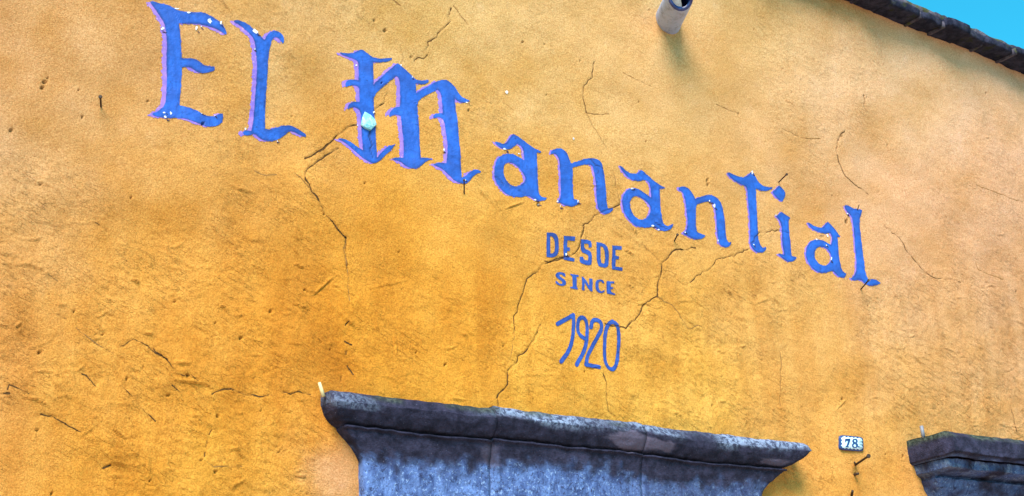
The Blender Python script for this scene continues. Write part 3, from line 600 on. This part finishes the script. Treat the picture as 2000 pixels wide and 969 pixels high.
# ------------------------------------------------------------------ stone mouldings over the openings
def moulding(parent, name, uL, uR, ztop, prof, side, joints, n_seg=0.010, wob=None, seed=0, attrs=None, zj=None, gap=0.004, sw=(1.0, 1.0)):
    """blocks of a moulding that returns to the wall at its ends; prof = [(depth, drop)], side = sideways projection per profile point"""
    prof = np.asarray(prof, float); side, sideR = (np.asarray(q, float) for q in (side if isinstance(side, tuple) else (side, side)))
    t = np.concatenate([[0], np.cumsum(np.hypot(*np.diff(prof, axis=0).T))]); N = max(int(t[-1] / 0.0045), 8)
    tt = np.unique(np.concatenate([np.linspace(0, t[-1], N), t]))
    d = np.interp(tt, t, prof[:, 0]); v = np.interp(tt, t, prof[:, 1]); s = np.interp(tt, t, side); s2_ = np.interp(tt, t, sideR)
    cuts = [None] + list(joints) + [None]
    obs = []
    for bi in range(len(cuts) - 1):
        c0, c1 = cuts[bi], cuts[bi + 1]
        a0 = uL if c0 is None else c0 + gap / 2; a1 = uR if c1 is None else c1 - gap / 2
        nx = max(int((a1 - a0) / n_seg), 4); f = np.linspace(0, 1, nx + 1)
        cols = []
        for k in range(len(tt)):
            x0 = a0 - (s[k] * sw[0] if c0 is None else 0); x1 = a1 + (s2_[k] * sw[1] if c1 is None else 0)
            row = [(x0, 0.02), ] + [(x0, -d[k] * q) for q in (0.0, .34, .67)] + [(x0 + (x1 - x0) * q, -d[k]) for q in f] + [(x1, -d[k] * q) for q in (.67, .34, 0.0)] + [(x1, 0.02)]
            cols.append([(x, y, v[k]) for x, y in row])
        G = np.array(cols)                                  # profile x path x 3
        P = G.reshape(-1, 3).copy()
        zt = ztop(P[:, 0]) + (zj[bi] if zj else 0)
        P[:, 2] += zt
        q = P * np.array([9, 9, 9.0])
        n1 = fbm3(q, 4, seed + 1) - .5; n2 = fbm3(P * 45, 3, seed + 5) - .5
        onf = (G.reshape(-1, 3)[:, 1] < -0.001)
        amp = np.where(onf, 1.0, 0.3)
        P[:, 1] += amp * (0.014 * n1 + 0.008 * n2); P[:, 2] += amp * (0.010 * (fbm3(q, 3, seed + 9) - .5) + 0.006 * (fbm3(P * 40, 2, seed + 12) - .5))
        n0, n1_ = G.shape[:2]; id_ = np.arange(n0 * n1_).reshape(n0, n1_)
        a, b, c, e = id_[:-1, :-1].ravel(), id_[:-1, 1:].ravel(), id_[1:, 1:].ravel(), id_[1:, :-1].ravel()
        at_ = attrs(P, np.repeat(v, n1_)) if attrs else None
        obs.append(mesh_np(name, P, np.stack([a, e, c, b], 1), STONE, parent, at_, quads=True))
    return obs

# door cornice
D1 = 0.072
tl = unproj([(640, 760)], D1)[0]; tr = unproj([(1575, 869)], D1)[0]
sl1 = (tr[1] - tl[1]) / (tr[0] - tl[0])
def ztop1(u): return tl[1] + sl1 * (u - tl[0])
uL1 = unproj([(697, 935)])[0][0]; uR1 = unproj([(1490, 972)], 0.03)[0][0]
sL = uL1 - unproj([(625, 785)])[0][0]; sR = unproj([(1584, 878)], D1)[0][0] - uR1
hN = unproj([(660, 762)], D1)[0][1] - unproj([(660, 825)], 0.05)[0][1]
hT = unproj([(690, 766)], D1)[0][1] - unproj([(690, 897)], 0.03)[0][1]
print('lintel', uL1, uR1, 'side', sL, sR, 'h', hN, hT)
h1 = hN; h2 = hT
prof = [(0, 0), (0.052, 0.004), (0.062, -0.004), (0.073, -0.024), (0.074, -0.35*h1), (0.068, -0.60*h1), (0.058, -0.80*h1), (0.048, -0.95*h1), (0.036, -1.0*h1), (0.030, -1.05*h1), (0.050, -1.07*h1), (0.052, -1.13*h1), (0.044, -1.18*h1),
        (0.041, -h1 - 0.38*(h2-h1)), (0.036, -h1 - 0.60*(h2-h1)), (0.032, -h1 - 0.82*(h2-h1)), (0.030, -h2), (0.030, -h2 - 0.42), (0.0, -h2 - 0.43)]
sfr = [.96, .97, .99, 1.0, .97, .83, .65, .53, .49, .47, .51, .50, .46, .31, .17, .06, 0, 0, 0]
sfl = [.97, .99, 1.0, 1.0, .99, .94, .84, .73, .65, .58, .60, .58, .54, .37, .20, .08, 0, 0, 0]
side = (np.array(sfl), np.array(sfr))
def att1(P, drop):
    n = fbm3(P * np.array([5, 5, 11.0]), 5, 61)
    stain_shade = sstep(-0.012, 0.040, (drop + h2 * 1.02) + 0.06 * (n - 0.5) + 0.09 * (fbm3(P * 42, 4, 62) - .5))  # dark staining, with the shade of the undercut put into the colour
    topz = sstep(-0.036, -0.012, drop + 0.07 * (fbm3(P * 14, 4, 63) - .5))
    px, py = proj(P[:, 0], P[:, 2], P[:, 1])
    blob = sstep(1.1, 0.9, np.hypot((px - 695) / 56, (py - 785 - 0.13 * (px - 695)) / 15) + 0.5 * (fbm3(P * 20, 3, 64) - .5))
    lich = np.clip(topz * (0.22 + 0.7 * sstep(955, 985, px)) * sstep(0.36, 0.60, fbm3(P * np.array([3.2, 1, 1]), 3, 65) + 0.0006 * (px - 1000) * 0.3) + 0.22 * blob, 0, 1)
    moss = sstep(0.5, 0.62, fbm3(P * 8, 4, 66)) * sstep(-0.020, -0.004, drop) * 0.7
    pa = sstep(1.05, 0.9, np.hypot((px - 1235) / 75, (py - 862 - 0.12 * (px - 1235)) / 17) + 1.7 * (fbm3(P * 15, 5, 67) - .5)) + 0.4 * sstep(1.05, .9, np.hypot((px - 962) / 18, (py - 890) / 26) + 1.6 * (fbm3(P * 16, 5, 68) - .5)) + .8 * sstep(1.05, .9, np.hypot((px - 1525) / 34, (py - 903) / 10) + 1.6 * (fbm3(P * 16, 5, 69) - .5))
    stain_shade = np.maximum(stain_shade, 0.55 * sstep(1120, 1330, px + 120 * (n - .5)))
    return {'stain_shade': stain_shade, 'lichen': lich, 'moss': moss, 'patch': 0.7 * np.clip(pa, 0, 1)}
lint = empty('door_lintel', 'long weathered grey stone cornice with flared ends over the doorway below the painted date', 'lintel', (uL1, 0, ztop1(uL1) - h2))
lint_off = Vector(lint.location)
def reparent(obs, root):
    for o in obs: o.location = -Vector(root.location)
j1 = unproj([(972, 830)], D1)[0][0]; j2 = unproj([(1266, 880)], D1)[0][0]
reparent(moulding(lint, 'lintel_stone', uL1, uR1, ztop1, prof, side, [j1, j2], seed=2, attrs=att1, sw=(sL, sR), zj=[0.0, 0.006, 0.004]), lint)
# second cornice, lower right
D2 = 0.17
t2 = unproj([(1858, 838), (1996, 856)], D2)
sl2 = (t2[1, 1] - t2[0, 1]) / (t2[1, 0] - t2[0, 0])
def ztop2(u): return t2[0, 1] + sl2 * (u - t2[0, 0])
uL2 = unproj([(1817, 975)])[0][0]; s2 = uL2 - unproj([(1774, 872)])[0][0]; uR2 = uL2 + 1.7
hh = [unproj([(1900, y)], d)[0][1] for y, d in ((842, .17), (886, .16), (897, .12), (924, .10), (936, .07), (956, .05), (976, .02))]
hh = [x - hh[0] for x in hh]
print('second', uL2, s2, hh)
prof2 = [(0, 0.0), (0.145, 0.0), (0.152, -0.004), (0.172, -0.020), (0.174, hh[1]), (0.150, hh[1] - 0.008), (0.108, hh[2] + .008), (0.098, hh[2]), (0.128, hh[2] - 0.003), (0.126, hh[3] + 0.008), (0.090, hh[3] + .002), (0.056, hh[4] + .008), (0.052, hh[4]), (0.076, hh[4] - .003), (0.058, hh[5]), (0.030, hh[6]), (0.025, hh[6] - .01), (0.025, hh[6] - .4), (0, hh[6] - .41)]
side2 = np.array([1, 1, 1, 1, .98, .85, .72, .70, .74, .66, .52, .40, .36, .38, .26, .05, 0, 0, 0]) * s2
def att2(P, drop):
    stain_shade = sstep(-0.01, 0.03, drop - hh[6] + 0.06 * (fbm3(P * 20, 4, 71) - .5)) * (1 - 0.72 * sstep(hh[2] + .004, hh[2] - .004, drop) * sstep(.35, .6, fbm3(P * 13, 4, 75)))  # staining; colour lifted below the nose to offset the shade there
    moss = sstep(-0.026, -0.008, drop + 0.03 * (fbm3(P * 16, 4, 72) - .5)) * sstep(0.30, 0.45, fbm3(P * 9, 4, 73))
    lich = 0.55 * sstep(0.46, 0.66, fbm3(P * 26, 4, 74)) * sstep(hh[2] + .0, hh[2] - .008, drop) * sstep(hh[3] - 0.01, hh[3] + .0, drop)
    return {'stain_shade': stain_shade, 'lichen': lich, 'moss': moss, 'patch': 0 * drop}
lin2 = empty('window_lintel', 'short end of a stepped dark stone cornice with a mossy top edge, right of the number plate', 'lintel', (uL2, 0, ztop2(uL2) + hh[6]))
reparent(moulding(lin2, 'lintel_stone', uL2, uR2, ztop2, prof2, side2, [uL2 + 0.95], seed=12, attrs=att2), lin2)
# ------------------------------------------------------------------ eave
eave = empty('roof_eave', 'dark mossy stone slab eave jutting out along the top of the ochre wall', 'roof eave', (E0[0], 0, veave(E0[0])))
def rough_box(name, u0, u1, y0, y1, z0, z1, mat, parent, amp, seg=(6, 6, 3), seed=0, slope=0.0):
    V = []; idm = {}; Q = []
    nx, ny, nz = seg
    def vid(i, j, k):
        if (i, j, k) not in idm:
            idm[(i, j, k)] = len(V); u = u0 + (u1 - u0) * i / nx
            V.append((u, y0 + (y1 - y0) * j / ny, z0 + (z1 - z0) * k / nz + slope * (u - u0)))
        return idm[(i, j, k)]
    for i in range(nx):
        for j in range(ny):
            Q += [(vid(i,j,0),vid(i,j+1,0),vid(i+1,j+1,0),vid(i+1,j,0)), (vid(i,j,nz),vid(i+1,j,nz),vid(i+1,j+1,nz),vid(i,j+1,nz))]
    for i in range(nx):
        for k in range(nz):
            Q += [(vid(i,0,k),vid(i+1,0,k),vid(i+1,0,k+1),vid(i,0,k+1)), (vid(i,ny,k),vid(i,ny,k+1),vid(i+1,ny,k+1),vid(i+1,ny,k))]
    for j in range(ny):
        for k in range(nz):
            Q += [(vid(0,j,k),vid(0,j,k+1),vid(0,j+1,k+1),vid(0,j+1,k)), (vid(nx,j,k),vid(nx,j+1,k),vid(nx,j+1,k+1),vid(nx,j,k+1))]
    V = np.array(V)
    c_ = V.mean(0); ext = np.array([u1 - u0, abs(y1 - y0), z1 - z0]) / 2
    n = np.stack([fbm3(V * 16 + seed * 1.7, 3, 80 + a) - .5 for a in range(3)], 1)
    V = V + n * amp - (V - c_) * (0.035 * (np.abs((V - c_) / ext).prod(1) ** 1)[:, None])
    o = mesh_np(name, V, Q, mat, parent, quads=True)
    if parent: o.location = -Vector(parent.location)
    return o
u = U0 - 3.0; k = 0
while u < U1 + 3.0:
    wdt = rng.uniform(0.095, 0.165)
    dj = rng.uniform(-.012, .012)
    rough_box('eave_slab', u + 0.0015, u + wdt - 0.0015, -0.085 + dj, 0.05, veave(u) + rng.uniform(-.004, .004), veave(u) + 0.030, EAVE, eave, 0.014, seed=k, slope=ES)
    if k % 3 != 1: rough_box('mortar_joint', u - 0.005, u + 0.005, -0.088 + dj + 0.02 * (k % 2), 0.04, veave(u) - 0.003, veave(u) + 0.02, MORTAR, eave, 0.006, seg=(2, 6, 2), seed=k + 300, slope=ES)
    u += wdt; k += 1
n = 900
rough_box('mortar_bed', U0 - 3, U1 + 3, -0.070, 0.06, veave(U0 - 3) + 0.025, veave(U0 - 3) + 0.050, MORTAR, eave, 0.018, seg=(n, 4, 2), slope=ES)
rough_box('roof_bed', U0 - 3, U1 + 3, 0.07, 4.0, veave(U0 - 3) - 0.02, veave(U0 - 3) + 0.06, ROOF, eave, 0.0, seg=(4, 2, 1), slope=ES)

# ------------------------------------------------------------------ small things on the wall
def tube(path, rad, n=10, cap=True):
    path = [Vector(p) for p in path]; V = []; T = []
    for i, p in enumerate(path):
        t = (path[min(i + 1, len(path) - 1)] - path[max(i - 1, 0)]).normalized()
        a = t.orthogonal().normalized() if i == 0 else (a - a.dot(t) * t).normalized(); b = t.cross(a)
        for k in range(n):
            th = 2 * math.pi * k / n; V.append(p + rad[i] * (math.cos(th) * a + math.sin(th) * b))
    for i in range(len(path) - 1):
        for k in range(n):
            k2 = (k + 1) % n; T += [(i*n+k, i*n+k2, (i+1)*n+k2), (i*n+k, (i+1)*n+k2, (i+1)*n+k)]
    if cap:
        for base, pt, fl in ((0, path[0], 0), ((len(path) - 1) * n, path[-1], 1)):
            V.append(pt); c_ = len(V) - 1
            T += [(c_, base + k, base + (k + 1) % n) if fl else (c_, base + (k + 1) % n, base + k) for k in range(n)]
    return V, T
def nail(base, tip, depth, rad, label, mat=NAIL, head=True, cat='nail', name='nail', group='nails driven into the ochre wall', bend=0.0, root=0.02):
    b = unproj(base)[0]; t = unproj(tip, depth)[0]
    B_ = Vector((b[0], wall_y(b[0], b[1])[0] + 0.0, b[1])); T_ = Vector((t[0], -depth, t[1]))
    d = (T_ - B_)
    path = [B_ - d.normalized() * root, B_, B_ + d * .5 + Vector((0, 0, bend)), T_]
    rr = [rad, rad, rad * .97, rad * .95]
    if head:
        e = d.normalized(); path += [T_ + e * 0.0002, T_ + e * 0.0028, T_ + e * .003]; rr += [rad * 1.9, rad * 1.9, rad * 1.2]
    V, T = tube(path, rr)
    o = mesh_np(name, np.array([v - B_ for v in V]), T, mat, None, smooth=True); o.location = B_
    return tag(o, label, cat, group)
nail((200, 206), (196, 190), 0.028, 0.0024, 'small black bent nail left of the capital E', bend=0.002)
nail((905, 379), (906.5, 353), 0.03, 0.0019, 'thin black nail under the foot of the capital M')
nail((1525, 354), (1536, 341), 0.045, 0.0021, 'short black nail above the square dot of the i')
nail((1315, 472), (1323, 459), 0.03, 0.0021, 'black nail below the second letter a, just left of the n foot')
nail((1682, 565), (1696, 548), 0.05, 0.0023, 'black nail crossing the foot of the final l')
nail((1671, 908), (1696, 891), 0.085, 0.0034, 'long rusty nail just below the number plate 78')
nail((1671, 908), (1669, 903), 0.02, 0.0026, 'bent rusty nail stub beside the root of the long nail', head=False)
nail((1671, 927), (1676, 925), 0.018, 0.0040, 'short rusty nail stub under the long nail below the number plate', head=False)
nail((1664, 968), (1665, 959), 0.02, 0.0040, 'lowest rusty nail stub, at the bottom edge below the number plate', head=False)
nail((1676, 410), (1678, 400), 0.016, 0.0014, 'tiny dark nail at the top of the final l', head=False)
# peg standing on the lintel's left end and pin on the second lintel
def post(p0, p1, depth, r0, r1, mat, name, label, cat):
    a = unproj(p0, depth)[0]; b = unproj(p1, depth)[0]
    V, T = tube([Vector((a[0], -depth, a[1])), Vector(((a[0]+b[0])/2, -depth, (a[1]+b[1])/2)), Vector((b[0], -depth, b[1]))], [r0, (r0+r1)/2, r1])
    o = mesh_np(name, np.array([v - Vector((a[0], -depth, a[1])) for v in V]), T, mat); o.location = (a[0], -depth, a[1])
    tag(o, label, cat)
post((632, 775), (623.5, 747), 0.03, 0.0052, 0.0036, PEG, 'wooden_peg', 'small pale peg standing up behind the left end of the long door cornice', 'peg')
post((1804, 856), (1799.5, 832), 0.06, 0.0060, 0.0056, NAIL2, 'metal_pin', 'grey metal pin standing on the mossy corner of the right hand cornice', 'pin')

# waterspout: fat white pipe slanting out of the wall, cut obliquely
spout = empty('waterspout', 'stubby white painted drain pipe with a dark blue mouth sticking out high on the wall', 'drain pipe')
b = unproj((1304, 43))[0]; t = unproj((1331, -15), 0.17)[0]
B_ = Vector((b[0], 0, b[1])); T_ = Vector((t[0], -0.17, t[1])); ax = (T_ - B_); LEN = ax.length; ax.normalize()
spout.location = B_
view = (Vector((0, -CAM_D, CAM_H)) - B_).normalized()
toward = (view - view.dot(ax) * ax).normalized(); sidev = ax.cross(toward)
low_r = (toward * 0.75 - sidev * 0.65)
RO, RI = 0.042, 0.033
rgt = Vector((1, 0, 0)); rgt = (rgt - rgt.dot(ax) * ax).normalized()
cutd = (toward * 0.8 + rgt * 0.55).normalized()
print('spout len', LEN, ax)
n = 40
def ring(r, s, cut):
    out = []
    for k in range(n):
        th = 2 * math.pi * k / n; e = math.cos(th) * toward + math.sin(th) * sidev
        l = s * LEN - cut * 0.75 * r * e.dot(cutd)
        out.append(ax * l + e * r * (1 + 0.015 * math.sin(3 * th + s * 5)))
    return out
def rings_mesh(name, rings, mat):
    V = [v for r in rings for v in r]; T = []
    for i in range(len(rings) - 1):
        for k in range(n):
            k2 = (k + 1) % n; T.append((i*n+k, i*n+k2, (i+1)*n+k2, (i+1)*n+k))
    return mesh_np(name, np.array(V), T, mat, spout, quads=True)
R_ = [ring(RO * 1.02, -0.35, 0), ring(RO * 1.02, 0.0, 0), ring(RO, .25, .1), ring(RO, .5, .4), ring(RO, 0.8, .8), ring(RO, 0.93, 1), ring(RO * .985, 0.95, 1)]
rings_mesh('pipe', R_, PIPE)
rings_mesh('pipe_mouth', [ring(RO * .983, 0.951, 1), ring(RO * .94, 0.965, 1), ring(RI * 0.95, 0.955, 1), ring(RI * .93, .8, .9), ring(RI * .9, .1, 0), ring(RI * .05, .09, 0)], PIPEIN)
V = []; T = []
for i, rr in enumerate((0.0, .3, .6, .95)):
    for k in range(13):
        th = -2.1 + 2.9 * k / 12; e = math.cos(th) * toward + math.sin(th) * sidev
        V.append(ax * (0.90 * LEN - 0.75 * RI * rr * e.dot(cutd) + 0.003 * math.sin(5 * th) * rr) + e * RI * rr)
for i in range(3):
    for k in range(12): T.append((i*13+k, i*13+k+1, (i+1)*13+k+1, (i+1)*13+k))
mesh_np('silt', np.array(V), T, SILT, spout, quads=True)

# number plate
tc = unproj([(1637.6, 850), (1683.9, 854.4), (1684.6, 883), (1638.7, 878.7)])
cen = tc.mean(0)
YP = wall_y(cen[0], cen[1])[0]
plate = empty('number_plate', 'small enamel house number plate reading 78 with a scalloped navy border', 'house number', (cen[0], YP, cen[1]))
ex = ((tc[1] - tc[0]) + (tc[2] - tc[3])) / 4; ez = ((tc[0] - tc[3]) + (tc[1] - tc[2])) / 4
def plate_pt(a, b_, y): q = ex * a + ez * b_; return (q[0], y, q[1])
def superell(nn, e=7.0):
    th = np.linspace(0, 2 * math.pi, nn, endpoint=False)
    cs, sn = np.cos(th), np.sin(th); r = (np.abs(cs) ** e + np.abs(sn) ** e) ** (-1 / e)
    return cs * r, sn * r
a_, b_ = superell(96)
def fan(name, rings, mat, parent):
    V = []; T = []; nn = len(rings[0])
    for r in rings: V += r
    for i in range(len(rings) - 1):
        for k in range(nn):
            k2 = (k + 1) % nn; T += [(i*nn+k, i*nn+k2, (i+1)*nn+k2), (i*nn+k, (i+1)*nn+k2, (i+1)*nn+k)]
    V.append(tuple(np.mean(rings[-1], 0))); c_ = len(V) - 1
    T += [((len(rings)-1)*nn+k, (len(rings)-1)*nn+(k+1) % nn, c_) for k in range(nn)]
    return mesh_np(name, np.array(V), T, mat, parent)
fan('plate_border', [[plate_pt(x, y, 0.012) for x, y in zip(a_, b_)], [plate_pt(x, y, -0.004) for x, y in zip(a_, b_)], [plate_pt(x * .98, y * .97, -0.0055) for x, y in zip(a_, b_)], [plate_pt(x * .5, y * .5, -0.006) for x, y in zip(a_, b_)]], NAVY, plate)
ring_ = []
a2, b2 = superell(240, 12.0)
for x, y in zip(a2, b2):
    if abs(x) * 1.0 >= abs(y): sc_ = 0.045 * math.cos(y * math.pi * 3.5); ring_.append((x * (0.865 + sc_ * .8), y * 0.80))
    else: sc_ = 0.055 * math.cos(x * math.pi * 5.5); ring_.append((x * 0.865, y * (0.775 + sc_ * 1.1)))
fan('plate_panel', [[plate_pt(x, y, -0.0058) for x, y in ring_], [plate_pt(x, y, -0.0068) for x, y in ring_], [plate_pt(x * .5, y * .5, -0.0070) for x, y in ring_]], ENAM, plate)
ZT = (1600, 830, 6.975)
def flat(name, loops, off):
    L = [unproj(zoom(p, *ZT)) for p in loops]; pts = np.concatenate(L); lo, hi = pts.min(0) - .002, pts.max(0) + .002
    X, Z = np.meshgrid(np.arange(lo[0], hi[0], .0008), np.arange(lo[1], hi[1], .0008), indexing='ij')
    Q, T = clip_mesh(sdf_poly(X, Z, L), (X - lo[0]) / .0008 + 5, (Z - lo[1]) / .0008 + 5)
    P = np.stack([(Q[:, 0] - 5) * .0008 + lo[0] - cen[0], np.full(len(Q), off), (Q[:, 1] - 5) * .0008 + lo[1] - cen[1]], 1)
    mesh_np(name, P, T, NAVY, plate)
flat('digit', [[(326,196),(400,193),(400,215),(382,265),(366,300),(380,303),(380,313),(333,308),(333,298),(346,292),(356,262),(368,224),(345,224),(336,244),(326,242)]], -0.0080)
flat('digit', [[(426,215),(443,196),(475,194),(497,210),(499,238),(484,252),(503,272),(503,302),(482,320),(450,322),(423,305),(420,275),(440,252),(424,235)], [(447,216),(460,208),(474,216),(477,234),(468,244),(450,234)], [(446,270),(462,264),(476,278),(478,300),(464,309),(448,301),(440,286)]], -0.0080)
flat('full_stop', [[(504,300),(514,294),(524,301),(525,312),(515,318),(505,313)]], -0.0080)

# ------------------------------------------------------------------ ground
g = mesh_np('ground', np.array([(-600, -600, 0), (600, -600, 0), (600, 600, 0), (-600, 600, 0)], float), [(0, 1, 2, 3)], GROUND, None, quads=True, smooth=False)
g['kind'] = 'structure'
